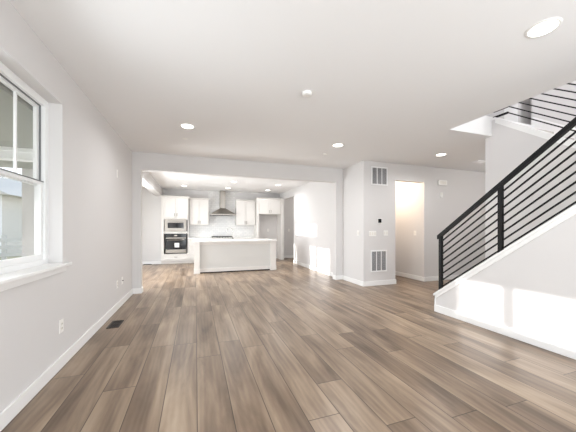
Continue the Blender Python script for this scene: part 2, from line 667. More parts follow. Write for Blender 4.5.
bm = B(); box(bm, 5.585, 5.6, 3.3, 3.52, 3.05, 5.2)  # white board in place of a bright sunlit patch upstairs
struct('bright_board', bm, 'trim', 'white board standing in for the bright patch on the upstairs landing', 'trim')
bm = B(); prism(bm, [(3.08, zup(3.0) - 0.25), (3.08, zup(3.0) + 0.18), (0.9, zup(0.9) + 0.12), (0.9, zup(0.9) - 0.25)], 5.585, 5.6, 'X')
struct('trim_5', bm, 'trim', 'white skirt board along the upper stair flight', 'trim')

# ------------------------------------------------------------------ windows
wroot = bpy.data.objects.new('window_1', None)
COL.objects.link(wroot)
wroot.location = (-1.29, 2.0, WZ0)
wroot['kind'] = 'structure'
wroot['label'] = 'large white vinyl window group in the left wall'
wroot['category'] = 'window'
FX0, FX1 = -1.335, -1.255
bm = B()
box(bm, FX0, FX1, WY0 + 0.05, WY1 - 0.05, WZ0, WZ0 + 0.045)
box(bm, FX0, FX1, WY0 + 0.05, WY1 - 0.05, WZ1 - 0.055, WZ1)
box(bm, FX0, FX1, WY0, WY0 + 0.05, WZ0, WZ1)
box(bm, FX0, FX1, WY1 - 0.05, WY1, WZ0, WZ1)
units = [(2.325, 2.945), (1.665, 2.285), (1.035, 1.625)]
for (a, b_) in ((2.285, 2.325), (1.625, 1.665)):
    box(bm, FX0 + 0.002, FX1 - 0.002, a, b_, WZ0 + 0.045, WZ1 - 0.055)
obj('window_frame', bm, 'vinyl', wroot)
ZR = 1.648
for a, b_ in units:
    s = 0.042
    zl, zu = WZ0 + 0.045, WZ1 - 0.055
    for nm, z0, z1, x0, x1, sill in (('upper_sash', ZR - 0.02, zu, -1.322, -1.297, 0), ('lower_sash', zl, ZR + 0.018, -1.294, -1.268, 1)):
        bm = B()
        box(bm, x0, x1, a + 0.006, a + s, z0, z1 - 0.004)
        box(bm, x0, x1, b_ - s, b_ - 0.006, z0, z1 - 0.004)
        zb = z0 + (0.045 if sill else 0.03)
        box(bm, x0, x1, a + s, b_ - s, z1 - 0.03, z1 - 0.004)
        box(bm, x0, x1, a + s, b_ - s, z0, zb)
        if not sill:
            ym = (a + b_) / 2
            box(bm, x0 + 0.006, x1 - 0.004, ym - 0.009, ym + 0.009, zb, z1 - 0.03)
        so = obj(nm, bm, 'vinyl', wroot)
        bm = B()
        xm = (x0 + x1) / 2
        box(bm, xm - 0.003, xm + 0.003, a + s, b_ - s, z0 + 0.03, z1 - 0.03)
        obj('glass_pane', bm, 'glass', so)
    bm = B()
    box(bm, -1.268, -1.262, a + 0.004, b_ - 0.004, ZR + 0.012, ZR + 0.02)
    obj('meeting_rail', bm, 'gasket', wroot, 'grey weather strip line')
    bm = B()
    box(bm, -1.296, -1.284, a, a + 0.006, ZR + 0.02, zu)
    box(bm, -1.296, -1.284, b_ - 0.006, b_, ZR + 0.02, zu)
    box(bm, -1.296, -1.284, a + 0.006, b_ - 0.006, zu - 0.006, zu)
    obj('gasket', bm, 'gasket', wroot, 'dark grey weather strip')
bm = B()
box(bm, -1.30, -1.10, WY0 - 0.07, WY1 + 0.07, 0.912, 0.94, 0.006)
obj('window_sill', bm, 'trim', wroot)
bm = B()
box(bm, XL, XL + 0.016, WY0 - 0.04, WY1 + 0.04, 0.862, 0.912, 0.004)
obj('apron', bm, 'trim', wroot)

# kitchen patio door (glazed, in the left wall)
droot = bpy.data.objects.new('door_1', None)
COL.objects.link(droot)
droot.location = (XN - 0.1, (DY0 + DY1) / 2, 0)
droot['kind'] = 'structure'
droot['label'] = 'wide white glazed patio door in the wall of the kitchen nook'
droot['category'] = 'door'
bm = B()
box(bm, XN - 0.16, XN - 0.02, DY0, DY0 + 0.05, 0, DZ1, 0.004)
box(bm, XN - 0.16, XN - 0.02, DY1 - 0.05, DY1, 0, DZ1, 0.004)
box(bm, XN - 0.16, XN - 0.02, DY0 + 0.05, DY1 - 0.05, DZ1 - 0.05, DZ1, 0.004)
box(bm, XN - 0.16, XN - 0.02, DY0 + 0.05, DY1 - 0.05, 0, 0.012, 0.002)
obj('door_frame', bm, 'vinyl', droot)
npan = 4
pw = (DY1 - DY0 - 0.1) / npan
for k in range(npan):
    y0 = DY0 + 0.05 + k * pw
    y1 = y0 + pw
    x0 = XN - 0.14 + 0.04 * (k in (1, 2))
    x1 = x0 + 0.035
    bm = B()
    box(bm, x0, x1, y0, y0 + 0.06, 0.012, DZ1 - 0.05, 0.003)
    box(bm, x0, x1, y1 - 0.06, y1, 0.012, DZ1 - 0.05, 0.003)
    box(bm, x0, x1, y0 + 0.06, y1 - 0.06, DZ1 - 0.11, DZ1 - 0.05, 0.003)
    box(bm, x0, x1, y0 + 0.06, y1 - 0.06, 0.012, 0.06, 0.003)
    po = obj('door_panel', bm, 'vinyl', droot)
    bm = B()
    box(bm, x0 + 0.014, x0 + 0.02, y0 + 0.06, y1 - 0.06, 0.06, DZ1 - 0.11)
    obj('glass_pane', bm, 'glass', po)

troot = bpy.data.objects.new('window_2', None)
COL.objects.link(troot)
troot.location = (XN - 0.1, (TY0 + TY1) / 2, TZ0)
troot['kind'] = 'structure'
troot['label'] = 'transom window above the nook patio door'
troot['category'] = 'window'
bm = B()
tx0, tx1 = XN - 0.13, XN - 0.05
box(bm, tx0, tx1, TY0, TY1, TZ0, TZ0 + 0.04)
box(bm, tx0, tx1, TY0, TY1, TZ1 - 0.04, TZ1)
for k in range(5):
    yc = TY0 + 0.02 + (TY1 - TY0 - 0.04) * k / 4
    box(bm, tx0, tx1, yc - 0.02, yc + 0.02, TZ0 + 0.04, TZ1 - 0.04)
box(bm, tx0 + 0.02, tx1 - 0.02, TY0 + 0.04, TY1 - 0.04, (TZ0 + TZ1) / 2 - 0.012, (TZ0 + TZ1) / 2 + 0.012)
obj('window_frame', bm, 'vinyl', troot)
bm = B(); box(bm, XN - 0.092, XN - 0.088, TY0 + 0.04, TY1 - 0.04, TZ0 + 0.04, TZ1 - 0.04); obj('glass_pane', bm, 'glass', troot)


# ------------------------------------------------------------------ stair railings
def vbar(bm, y0, y1, x, hw, f, h):
    prism(bm, [(y0, f(y0) - h), (y0, f(y0) + h), (y1, f(y1) + h), (y1, f(y1) - h)], x - hw, x + hw, 'X')


RX = XS + 0.06
rail = thing('stair_railing', 'black metal railing with horizontal bars on the lower stair half wall', 'railing', (RX, 3.09, zcap(3.09)))
Y_END = 0.2
bm = B()
vbar(bm, 3.14, Y_END, RX, 0.026, lambda y: zcap(y) + 0.845, 0.028)
obj('handrail', bm, 'black', rail)
for yc in (3.092, 2.25, 1.405, 0.56):
    bm = B()
    box(bm, RX - 0.02, RX + 0.02, yc - 0.024, yc + 0.024, zcap(yc + 0.024), zcap(yc) + 0.83)
    obj('post', bm, 'black', rail)
for k in range(8):
    bm = B()
    off = 0.055 + 0.098 * k
    vbar(bm, 3.085, Y_END, RX, 0.008, lambda y: zcap(y) + off, 0.0095)
    obj('rail_bar', bm, 'black', rail)

RU = XM + 0.06
ur = thing('upper_stair_railing', 'black metal railing with horizontal bars on the middle stair wall, seen through the ceiling opening', 'railing', (RU, 2.9, zup(2.9)))
bm = B()
vbar(bm, 2.82, 0.9, RU, 0.026, lambda y: zup(y) + 0.9, 0.028)
box(bm, RU - 0.026, RU + 0.026, 2.81, 3.09, zup(2.82) + 0.872, zup(2.82) + 0.928)
obj('handrail', bm, 'black', ur)
for yc in (1.62, 0.95):
    bm = B()
    z0 = zup(min(yc, 2.96) + 0.0) - (0.0 if yc > 2.95 else 0.01)
    box(bm, RU - 0.02, RU + 0.02, yc - 0.024, yc + 0.024, z0, zup(min(yc, 2.82)) + 0.9)
    obj('post', bm, 'black', ur)
for k in range(8):
    bm = B()
    off = 0.125 + 0.098 * k
    vbar(bm, 2.82, 0.9, RU, 0.008, lambda y: zup(y) + off, 0.0095)
    box(bm, RU - 0.012, RU + 0.012, 2.815, 3.03, zup(2.82) + off - 0.014, zup(2.82) + off + 0.014)
    obj('rail_bar', bm, 'black', ur)


# ------------------------------------------------------------------ kitchen
def slab_door(bm, x0, x1, z0, z1, yf, t=0.02, fr=0.055):
    """shaker door, front face at yf, thickness t behind it"""
    box(bm, x0, x0 + fr, yf, yf + t, z0, z1, 0.002)
    box(bm, x1 - fr, x1, yf, yf + t, z0, z1, 0.002)
    box(bm, x0 + fr, x1 - fr, yf, yf + t, z1 - fr, z1, 0.002)
    box(bm, x0 + fr, x1 - fr, yf, yf + t, z0, z0 + fr, 0.002)
    box(bm, x0 + fr, x1 - fr, yf + 0.008, yf + t, z0 + fr, z1 - fr)


def pull(parent, x, z, yf, horiz=False, ln=0.1):
    bm = B()
    r = 0.009
    if horiz:
        tube(bm, [(x - ln / 2, yf, z), (x - ln / 2, yf - 0.028, z), (x + ln / 2, yf - 0.028, z), (x + ln / 2, yf, z)], r, 8)
    else:
        tube(bm, [(x, yf, z - ln / 2), (x, yf - 0.028, z - ln / 2), (x, yf - 0.028, z + ln / 2), (x, yf, z + ln / 2)], r, 8)
    obj('handle', bm, 'nickel', parent, 'brushed metal handle', smooth=False)


def door(parent, x0, x1, z0, z1, yf, hx=None, hz=None):
    bm = B()
    slab_door(bm, x0, x1, z0, z1, yf)
    d = obj('door', bm, 'cab', parent)
    if hx is not None:
        pull(d, hx, hz, yf)
    return d


def drawer(parent, x0, x1, z0, z1, yf):
    bm = B()
    slab_door(bm, x0, x1, z0, z1, yf, fr=0.04 if z1 - z0 > 0.2 else 0.03)
    d = obj('drawer', bm, 'cab', parent)
    pull(d, (x0 + x1) / 2, (z0 + z1) / 2, yf, True)
    return d


# tall oven cabinet
YF = 10.45
tall = thing('oven_cabinet', 'tall white cabinet at the left end holding the microwave and wall oven', 'cabinet', (-0.68, 10.7, 0))
bm = B()
x0, x1 = XL + 0.002, -0.235
box(bm, x0, x0 + 0.085, YF + 0.02, YK - 0.001, 0.1, 2.37)                 # left filler and side
box(bm, x1 - 0.03, x1, YF + 0.02, YK - 0.001, 0.1, 2.37)
box(bm, x0, x1, YK - 0.05, YK - 0.001, 0.1, 2.37)
for z0, z1 in ((0.1, 0.15), (0.335, 0.36), (1.085, 1.16), (1.61, 1.645), (2.35, 2.37)):
    box(bm, x0 + 0.085, x1 - 0.03, YF + 0.02, YK - 0.05, z0, z1)
obj('body', bm, 'cab', tall)
bm = B()
box(bm, x0, x1 + 0.0, YF + 0.09, YF + 0.11, 0, 0.1)
obj('toe_kick', bm, 'cab', tall)
bm = B()
prism(bm, [(YF + 0.02, 2.37), (YF - 0.035, 2.425), (YF - 0.035, 2.435), (YK - 0.001, 2.435), (YK - 0.001, 2.37)], x0, x1 + 0.02, 'X')
obj('crown_moulding', bm, 'cab', tall)
xm = -0.665
door(tall, -1.06, xm - 0.004, 1.65, 2.36, YF, xm - 0.04, 1.76)
door(tall, xm + 0.004, -0.27, 1.65, 2.36, YF, xm + 0.04, 1.76)
drawer(tall, -1.06, -0.27, 0.155, 0.335, YF)

# microwave
mw = thing('microwave', 'built in stainless microwave in the tall cabinet above the oven', 'microwave', (-0.67, 10.6, 1.16))
bm = B()
fx0, fx1, fz0, fz1 = -1.035, -0.305, 1.162, 1.608
wx0, wx1, wz0, wz1 = -0.93, -0.40, 1.285, 1.475
yf = YF - 0.012
box(bm, fx0, wx0, yf, YF + 0.019, fz0, fz1, 0.003)
box(bm, wx1, fx1, yf, YF + 0.019, fz0, fz1, 0.003)
box(bm, wx0, wx1, yf, YF + 0.019, wz1, fz1, 0.003)
box(bm, wx0, wx1, yf, YF + 0.019, fz0, wz0, 0.003)
box(bm, -1.0, -0.34, YF + 0.019, YK - 0.15, 1.163, 1.58)
obj('body', bm, 'steel', mw)
bm = B(); box(bm, wx0 + 0.001, wx1 - 0.001, yf + 0.004, YF + 0.018, wz0 + 0.001, wz1 - 0.001); obj('window', bm, 'blackglass', mw, 'black glass window')
bm = B(); tube(bm, [(wx0 + 0.02, yf, 1.51), (wx0 + 0.02, yf - 0.03, 1.51), (wx1 - 0.02, yf - 0.03, 1.51), (wx1 - 0.02, yf, 1.51)], 0.008, 8); obj('handle', bm, 'steel', mw)
# wall oven
ov = thing('wall_oven', 'built in black and steel wall oven below the microwave', 'oven', (-0.67, 10.6, 0.36))
ox0, ox1 = -1.0, -0.32
bm = B()
box(bm, ox0 + 0.01, ox1 - 0.01, YF + 0.019, YK - 0.1, 0.362, 1.083)
box(bm, ox0, ox1, yf, YF + 0.019, 0.905, 0.945, 0.003)
obj('body', bm, 'steel', ov)
bm = B(); box(bm, ox0, ox1, yf, YF + 0.019, 0.946, 1.083, 0.003)
cp = obj('control_panel', bm, 'blackglass', ov, 'black glass control panel')
bm = B(); box(bm, -0.72, -0.62, yf - 0.002, yf, 0.99, 1.04); obj('display', bm, 'steel', cp, 'small lit display')
bm = B()
box(bm, ox0, ox1, yf, YF + 0.019, 0.39, 0.515, 0.003)
dr = obj('oven_door', bm, 'steel', ov)
bm = B(); box(bm, ox0, ox1, yf, YF + 0.019, 0.516, 0.904, 0.003); obj('window', bm, 'blackglass', dr, 'black glass window')
bm = B(); tube(bm, [(ox0 + 0.05, yf, 0.855), (ox0 + 0.05, yf - 0.045, 0.855), (ox1 - 0.05, yf - 0.045, 0.855), (ox1 - 0.05, yf, 0.855)], 0.011, 8); obj('handle', bm, 'steel', dr)
bm = B(); box(bm, ox0, ox1, yf + 0.006, YF + 0.019, 0.362, 0.389); obj('vent_slot', bm, 'slot', ov, 'dark vent slot')
bm = B(); box(bm, -0.705, -0.55, yf - 0.003, yf - 0.0005, 0.59, 0.75)
tag(obj('paper_label', bm, 'paper', loc=None), 'white paper sheet stuck on the black oven door', 'label')

# base cabinets
YBF = 10.42
bx0, bx1 = -0.233, 2.285
edges = [-0.233, 0.27, 0.545, 1.395, 1.84, 2.285]
base_names = ['white drawer base cabinet beside the tall oven cabinet', 'narrow white base cabinet left of the cooktop',
              'white base cabinet under the cooktop', 'white base cabinet right of the cooktop',
              'white base cabinet beside the refrigerator alcove']
for i in range(5):
    a, b_ = edges[i] + 0.001, edges[i + 1] - 0.001
    t = thing('base_cabinet', base_names[i], 'cabinet', ((a + b_) / 2, 10.7, 0), 'base cabinets on the back wall')
    bm = B()
    box(bm, a, b_, YBF + 0.02, YK - 0.001, 0.1, 0.884)
    obj('body', bm, 'cab', t)
    bm = B(); box(bm, a, b_, YBF + 0.09, YBF + 0.11, 0, 0.1); obj('toe_kick', bm, 'cab', t)
    if i in (0, 2):
        for z0, z1 in ((0.115, 0.37), (0.38, 0.635), (0.645, 0.875)):
            drawer(t, a + 0.012, b_ - 0.012, z0, z1, YBF)
    else:
        drawer(t, a + 0.012, b_ - 0.012, 0.7, 0.875, YBF)
        door(t, a + 0.012, b_ - 0.012, 0.115, 0.69, YBF, b_ - 0.05, 0.6)
bm = B()
box(bm, bx0 + 0.001, bx1 - 0.001, YBF - 0.02, YK - 0.001, 0.885, 0.917, 0.003)
tag(obj('countertop', bm, 'counter'), 'white quartz countertop along the back wall under the cooktop', 'countertop')
# backsplash
bm = B()
box(bm, bx0, 0.482, YK - 0.012, YK, 0.917, 1.398)
box(bm, 0.482, 1.52, YK - 0.012, YK, 0.917, H)
box(bm, 1.52, bx1, YK - 0.012, YK, 0.917, 1.398)
struct('wall_backsplash', bm, 'tile', 'white tile backsplash rising to the ceiling behind the range hood', 'backsplash')
# cooktop
ck = thing('cooktop', 'black gas cooktop on the back counter below the range hood', 'cooktop', (0.975, 10.68, 0.917))
bm = B(); box(bm, 0.58, 1.37, 10.43, 10.95, 0.917, 0.927, 0.003); obj('body', bm, 'steel', ck)
for a, b_ in ((0.6, 0.845), (0.853, 1.097), (1.105, 1.35)):
    bm = B()
    for x in (a + 0.01, (a + b_) / 2, b_ - 0.01):
        box(bm, x - 0.007, x + 0.007, 10.5, 10.93, 0.945, 0.965)
    for y in (10.5, 10.71, 10.92):
        box(bm, a, b_, y - 0.007, y + 0.007, 0.945, 0.965)
    for x in (a + 0.01, b_ - 0.01):
        for y in (10.505, 10.92):
            box(bm, x - 0.007, x + 0.007, y - 0.007, y + 0.007, 0.927, 0.95)
    obj('grate', bm, 'black', ck, 'black iron grate')
for k in range(5):
    bm = B(); lathe(bm, [(0.017, 0.927), (0.015, 0.955)], (0.775 + k * 0.1, 10.465, 0), 'Z', 14); obj('knob', bm, 'black', ck, 'black knob')
# range hood
hd = thing('range_hood', 'stainless chimney range hood on the tiled wall above the cooktop', 'range hood', (1.01, 10.75, 1.775))
hx0, hx1, hy0, hy1 = 0.55, 1.475, 10.50, YK - 0.012
bm = B()
box(bm, hx0, hx1, hy0, hy1, 1.775, 1.825, 0.002)
v = [(hx0, hy0, 1.825), (hx1, hy0, 1.825), (hx1, hy1, 1.825), (hx0, hy1, 1.825),
     (0.91, 10.70, 2.06), (1.11, 10.70, 2.06), (1.11, hy1, 2.06), (0.91, hy1, 2.06)]
V = [bm.verts.new(p) for p in v]
for f in ((0, 1, 5, 4), (1, 2, 6, 5), (2, 3, 7, 6), (3, 0, 4, 7), (4, 5, 6, 7), (3, 2, 1, 0)):
    bm.faces.new([V[i] for i in f])
obj('canopy', bm, 'steel', hd)
bm = B(); box(bm, 0.91, 1.11, 10.70, hy1, 2.06, H - 0.001, 0.002); obj('chimney', bm, 'steel', hd)
bm = B(); box(bm, hx0 + 0.08, hx1 - 0.08, hy0 + 0.06, hy1 - 0.05, 1.768, 1.775); obj('filter', bm, 'duct', hd)
for k in range(4):
    bm = B(); lathe(bm, [(0.009, hy0 - 0.006), (0.009, hy0)], (0.92 + k * 0.06, 0, 1.8), 'Y', 10); obj('button', bm, 'slot', hd, 'dark button')

# upper cabinets
YU = 10.67


def upper(x0, x1, z0, z1, label, yfr, nd=2, name='upper_cabinet'):
    t = thing(name, label, 'cabinet', ((x0 + x1) / 2, (yfr + YK) / 2, z0), 'upper cabinets on the back wall')
    bm = B(); box(bm, x0, x1, yfr + 0.02, YK - 0.001, z0, z1); obj('body', bm, 'cab', t)
    bm = B()
    prism(bm, [(yfr + 0.02, z1), (yfr - 0.03, z1 + 0.045), (yfr - 0.03, z1 + 0.055), (YK - 0.001, z1 + 0.055), (YK - 0.001, z1)], x0, x1, 'X')
    obj('crown_moulding', bm, 'cab', t)
    xm = (x0 + x1) / 2
    door(t, x0 + 0.012, xm - 0.005, z0 + 0.01, z1 - 0.015, yfr, xm - 0.035, z0 + 0.11)
    door(t, xm + 0.005, x1 - 0.012, z0 + 0.01, z1 - 0.015, yfr, xm + 0.035, z0 + 0.11)
    return t


upper(-0.21, 0.48, 1.40, 2.36, 'white two door wall cabinet left of the range hood', YU)
upper(1.522, 2.277, 1.40, 2.36, 'white two door wall cabinet right of the range hood', YU)
upper(2.385, 3.285, 1.845, 2.44, 'short white wall cabinet above the empty refrigerator alcove', YF)
for xx, lb in ((2.29, 'tall white side panel left of the refrigerator alcove'), (3.29, 'tall white side panel right of the refrigerator alcove')):
    bm = B(); box(bm, xx, xx + (0.09 if xx < 3 else 0.128), YF, YK - 0.001, 0, 2.495)
    tag(obj('alcove_panel', bm, 'cab'), lb, 'panel')

# island
isl = thing('kitchen_island', 'large white kitchen island with grey back panel facing the living room', 'island', (1.15, 8.45, 0))
bm = B(); box(bm, 0.0, 2.30, 7.97, 9.0, 0.0, 0.878); obj('body', bm, 'panel', isl, 'light grey panelled body')
for a, b_ in ((-0.03, 0.115), (2.165, 2.33)):
    bm = B()
    box(bm, a, b_, 7.9, 8.03, 0.13, 0.80, 0.003)
    box(bm, a - 0.008, b_ + 0.008, 7.892, 8.038, 0.0, 0.13, 0.004)
    box(bm, a - 0.008, b_ + 0.008, 7.892, 8.038, 0.80, 0.878, 0.004)
    obj('corner_post', bm, 'cab', isl, 'white square corner post')
bm = B(); box(bm, 0.125, 2.155, 7.955, 7.97, 0.028, 0.13, 0.003); obj('baseboard', bm, 'cab', isl, 'white baseboard')
bm = B(); box(bm, 0.125, 2.155, 7.955, 7.97, 0.80, 0.878, 0.003); obj('top_rail', bm, 'cab', isl)
bm = B(); box(bm, 0.125, 2.155, 7.962, 7.97, 0.0, 0.028); obj('toe_shade', bm, 'slot', isl, 'dark strip painted as the shade at the floor')  # shadow line below the baseboard, put in as a dark strip
bm = B()
for (a, b_) in ((-0.055, 2.36),):
    box(bm, a, b_, 7.85, 9.06, 0.879, 0.919, 0.004)
tag(obj('island_countertop', bm, 'counter'), 'white quartz slab on top of the kitchen island', 'countertop')
fa = thing('kitchen_faucet', 'tall gooseneck chrome faucet standing on the island countertop', 'faucet', (1.085, 8.35, 0.919))
bm = B(); lathe(bm, [(0.026, 0.919), (0.026, 0.93), (0.018, 0.945), (0.016, 0.99)], (1.085, 8.35, 0), 'Z', 16); obj('base', bm, 'chrome', fa, smooth=True)
bm = B()
pts = [(1.085, 8.35, 0.98), (1.085, 8.35, 1.19)]
for k in range(1, 11):
    t = math.pi * k / 10
    pts.append((1.085 - 0.09 * (1 - math.cos(t)), 8.35, 1.19 + 0.09 * math.sin(t)))
pts.append((0.905, 8.35, 1.13))
tube(bm, pts, 0.011, 10); obj('spout', bm, 'chrome', fa, smooth=True)
bm = B(); tube(bm, [(1.1, 8.35, 0.975), (1.15, 8.35, 0.99), (1.19, 8.35, 1.02)], 0.006, 8); obj('lever', bm, 'chrome', fa, smooth=True)

# ------------------------------------------------------------------ ceiling fittings
lt = thing('recessed_light', '', 'ceiling light', (0, 0, 0))
bm = B()
seg = 32
for r0, r1, z0, z1 in ((0.083, 0.105, -0.006, -0.001),):
    prof = [(r0, z0), (r0 + 0.003, z0 - 0.002), (r1 - 0.004, z0 - 0.001), (r1, 0.0)]
    rings = [[bm.verts.new((r * math.cos(2 * math.pi * k / seg), r * math.sin(2 * math.pi * k / seg), z)) for k in range(seg)] for r, z in prof]
    for a, b_ in zip(rings, rings[1:]):
        for k in range(seg):
            j = (k + 1) % seg
            bm.faces.new((a[k], a[j], b_[j], b_[k]))
obj('trim_ring', bm, 'plastic', lt, smooth=True)
bm = B(); lathe(bm, [(0.084, -0.005), (0.084, -0.0005)], (0, 0, 0), 'Z', 32); obj('lens', bm, 'lens', lt, 'glowing white lens')
GL = 'recessed downlights'
LIV = [((2.437, 1.27), 'lit round recessed ceiling light nearest the viewer, above the stair side', 5),
       ((-0.108, 4.153), 'lit recessed ceiling light nearest the left wall, in front of the kitchen opening', 11),
       ((2.392, 4.223), 'lit recessed ceiling light in front of the square wall chase', 16),
       ((4.645, 4.091), 'lit recessed ceiling light in the hall beyond the stair', 10)]
KIT = [((-0.40, 8.53), 'lit recessed light in the kitchen ceiling, front left', 13),
       ((-0.37, 9.9), 'lit recessed light in the kitchen ceiling in front of the tall oven cabinet', 2.0),
       ((1.12, 9.95), 'lit recessed light in the kitchen ceiling in front of the range hood', 2.0),
       ((1.15, 8.58), 'lit recessed light in the kitchen ceiling above the middle of the island', 13),
       ((2.63, 10.0), 'lit recessed light in the kitchen ceiling in front of the refrigerator alcove', 2.0),
       ((2.65, 8.7), 'lit recessed light in the kitchen ceiling near the right wall', 13)]
for i, ((x, y), lb, e) in enumerate(LIV + KIT):
    if i == 0:
        lt.location = (x, y, H); lt['label'] = lb; lt['group'] = GL
    else:
        dup(lt, (x, y, H), lb, GL)
    lamp('downlight', 'AREA', e, (x, y, H - 0.012), (0, 0, -1), (0.98, 0.985, 1.0), shape='DISK', size=0.16,
         spread=R(160))
lamp('hall_fill', 'POINT', 30, (6.6, 3.2, 2.4), (0, 0, -1), (1, 0.97, 0.94), shadow_soft_size=0.15)  # added fill hidden behind the middle stair wall, lifts the hall
lamp('passage_fill', 'POINT', 14, (4.4, 9.6, 2.5), (0, 0, -1), (1, 0.95, 0.9), shadow_soft_size=0.12)  # unseen point light added to brighten the passage
lamp('corridor_lamp', 'POINT', 22, (4.6, 5.7, 2.35), (0, 0, -1), (1, 0.80, 0.6), shadow_soft_size=0.1)
lamp('stairwell_fill', 'POINT', 120, (4.9, 1.2, 5.0), (0, 0, -1), (0.97, 0.97, 1.0), shadow_soft_size=0.3)  # added fill out of view, brightens the upper stairwell

sm = thing('smoke_detector', 'round white smoke detector on the living room ceiling', 'smoke detector', (1.152, 2.709, H))
bm = B(); lathe(bm, [(0.036, -0.034), (0.05, -0.03), (0.056, -0.012), (0.056, 0)], (1.152, 2.709, H), 'Z', 28); obj('body', bm, 'plastic', sm, smooth=True)
bm = B(); lathe(bm, [(0.012, -0.037), (0.012, -0.034)], (1.152, 2.709, H), 'Z', 14); obj('button', bm, 'offwhite', sm)
sp = thing('ceiling_sprinkler', 'tiny white ceiling sprinkler cap near the square chase', 'sprinkler', (2.435, 4.814, H))
bm = B(); lathe(bm, [(0.03, -0.008), (0.042, -0.004), (0.042, 0)], (2.435, 4.814, H), 'Z', 14); obj('cap', bm, 'plastic', sp)
bm = B(); lathe(bm, [(0.01, -0.02), (0.012, -0.008)], (2.435, 4.814, H), 'Z', 14); obj('head', bm, 'chrome', sp)
sp2 = thing('ceiling_sensor', 'small flat white cap on the ceiling behind the left recessed light', 'sensor', (-0.16, 4.75, H))
bm = B(); lathe(bm, [(0.03, -0.006), (0.04, -0.003), (0.04, 0)], (-0.16, 4.75, H), 'Z', 14); obj('cap', bm, 'plastic', sp2)
cv = thing('ceiling_vent', 'white slatted air vent on the hall ceiling', 'vent', (5.95, 4.25, H))
bm = B()
for a in ((5.8, 6.1, 4.17, 4.19), (5.8, 6.1, 4.31, 4.33), (5.8, 5.82, 4.19, 4.31), (6.08, 6.1, 4.19, 4.31)):
    box(bm, *a, H - 0.012, H)
obj('frame', bm, 'grille', cv)
bm = B()
box(bm, 5.82, 6.08, 4.19, 4.31, H - 0.003, H - 0.001)
obj('backing', bm, 'duct', cv)
for k in range(5):
    bm = B(); box(bm, 5.82, 6.08, 4.195 + k * 0.024, 4.207 + k * 0.024, H - 0.01, H - 0.004); obj('slat', bm, 'grille', cv)


# ------------------------------------------------------------------ wall fittings
def return_grille(x0, x1, z0, z1, label):
    t = thing('return_air_grille', label, 'vent', ((x0 + x1) / 2, 5.0, (z0 + z1) / 2), 'return air grilles on the chase')
    f = 0.028
    bm = B()
    box(bm, x0, x1, 4.988, 5.0, z1 - f, z1, 0.002)
    box(bm, x0, x1, 4.988, 5.0, z0, z0 + f, 0.002)
    box(bm, x0, x0 + f, 4.988, 5.0, z0 + f, z1 - f, 0.002)
    box(bm, x1 - f, x1, 4.988, 5.0, z0 + f, z1 - f, 0.002)
    for k in (1, 2):
        xc = x0 + f + (x1 - x0 - 2 * f) * k / 3
        box(bm, xc - 0.008, xc + 0.008, 4.99, 5.0, z0 + f, z1 - f)
    obj('frame', bm, 'grille', t)
    bm = B(); box(bm, x0 + f, x1 - f, 4.997, 4.9995, z0 + f, z1 - f); obj('backing', bm, 'duct', t, 'dark duct behind the slats')
    wc = (x1 - x0 - 2 * f) / 3
    for c in range(3):
        for k in range(5):
            xc = x0 + f + c * wc + wc * (k + 0.5) / 5
            bm = B()
            box(bm, xc - 0.005, xc + 0.003, 4.991, 4.997, z0 + f, z1 - f)
            obj('slat', bm, 'grille_slat', t)


return_grille(3.655, 4.09, 2.222, 2.632, 'white return air grille high on the square chase')
return_grille(3.64, 4.07, 0.30, 0.78, 'white return air grille low on the square chase near the floor')


def plate(face, u, z, wdt, hgt, label, kind='switch', n=1, cat=None, group=None):
    """face: ('X', value, sign) or ('Y', value, sign); u is the other horizontal coordinate"""
    ax, val, sg = face

    def bx(bm, du0, du1, d0, d1, z0, z1, bev=0):
        a, b_ = sorted((val + sg * d0, val + sg * d1))
        if ax == 'X':
            box(bm, a, b_, u + du0, u + du1, z0, z1, bev)
        else:
            box(bm, u + du0, u + du1, a, b_, z0, z1, bev)
    loc = (val, u, z) if ax == 'X' else (u, val, z)
    name = 'wall_outlet' if kind == 'outlet' else 'light_switch'
    t = thing(name, label, cat or ('outlet' if kind == 'outlet' else 'switch'), loc, group)
    bm = B(); bx(bm, -wdt / 2, wdt / 2, 0, 0.006, z - hgt / 2, z + hgt / 2, 0.002); obj('cover_plate', bm, 'plastic', t)
    for k in range(n):
        c = (k - (n - 1) / 2) * wdt / n
        if kind == 'switch':
            bm = B(); bx(bm, c - 0.016, c + 0.016, 0.006, 0.010, z - 0.033, z + 0.033, 0.001); obj('rocker', bm, 'offwhite', t)
        else:
            for dz in (-0.02, 0.02):
                bm = B(); bx(bm, c - 0.016, c + 0.016, 0.006, 0.009, z + dz - 0.014, z + dz + 0.014, 0.001)
                so = obj('socket', bm, 'offwhite', t)
                bm = B()
                bx(bm, c - 0.007, c - 0.005, 0.0088, 0.0094, z + dz - 0.005, z + dz + 0.006)
                bx(bm, c + 0.005, c + 0.007, 0.0088, 0.0094, z + dz - 0.005, z + dz + 0.006)
                obj('slot', bm, 'slot', so, 'dark slots')
    return t


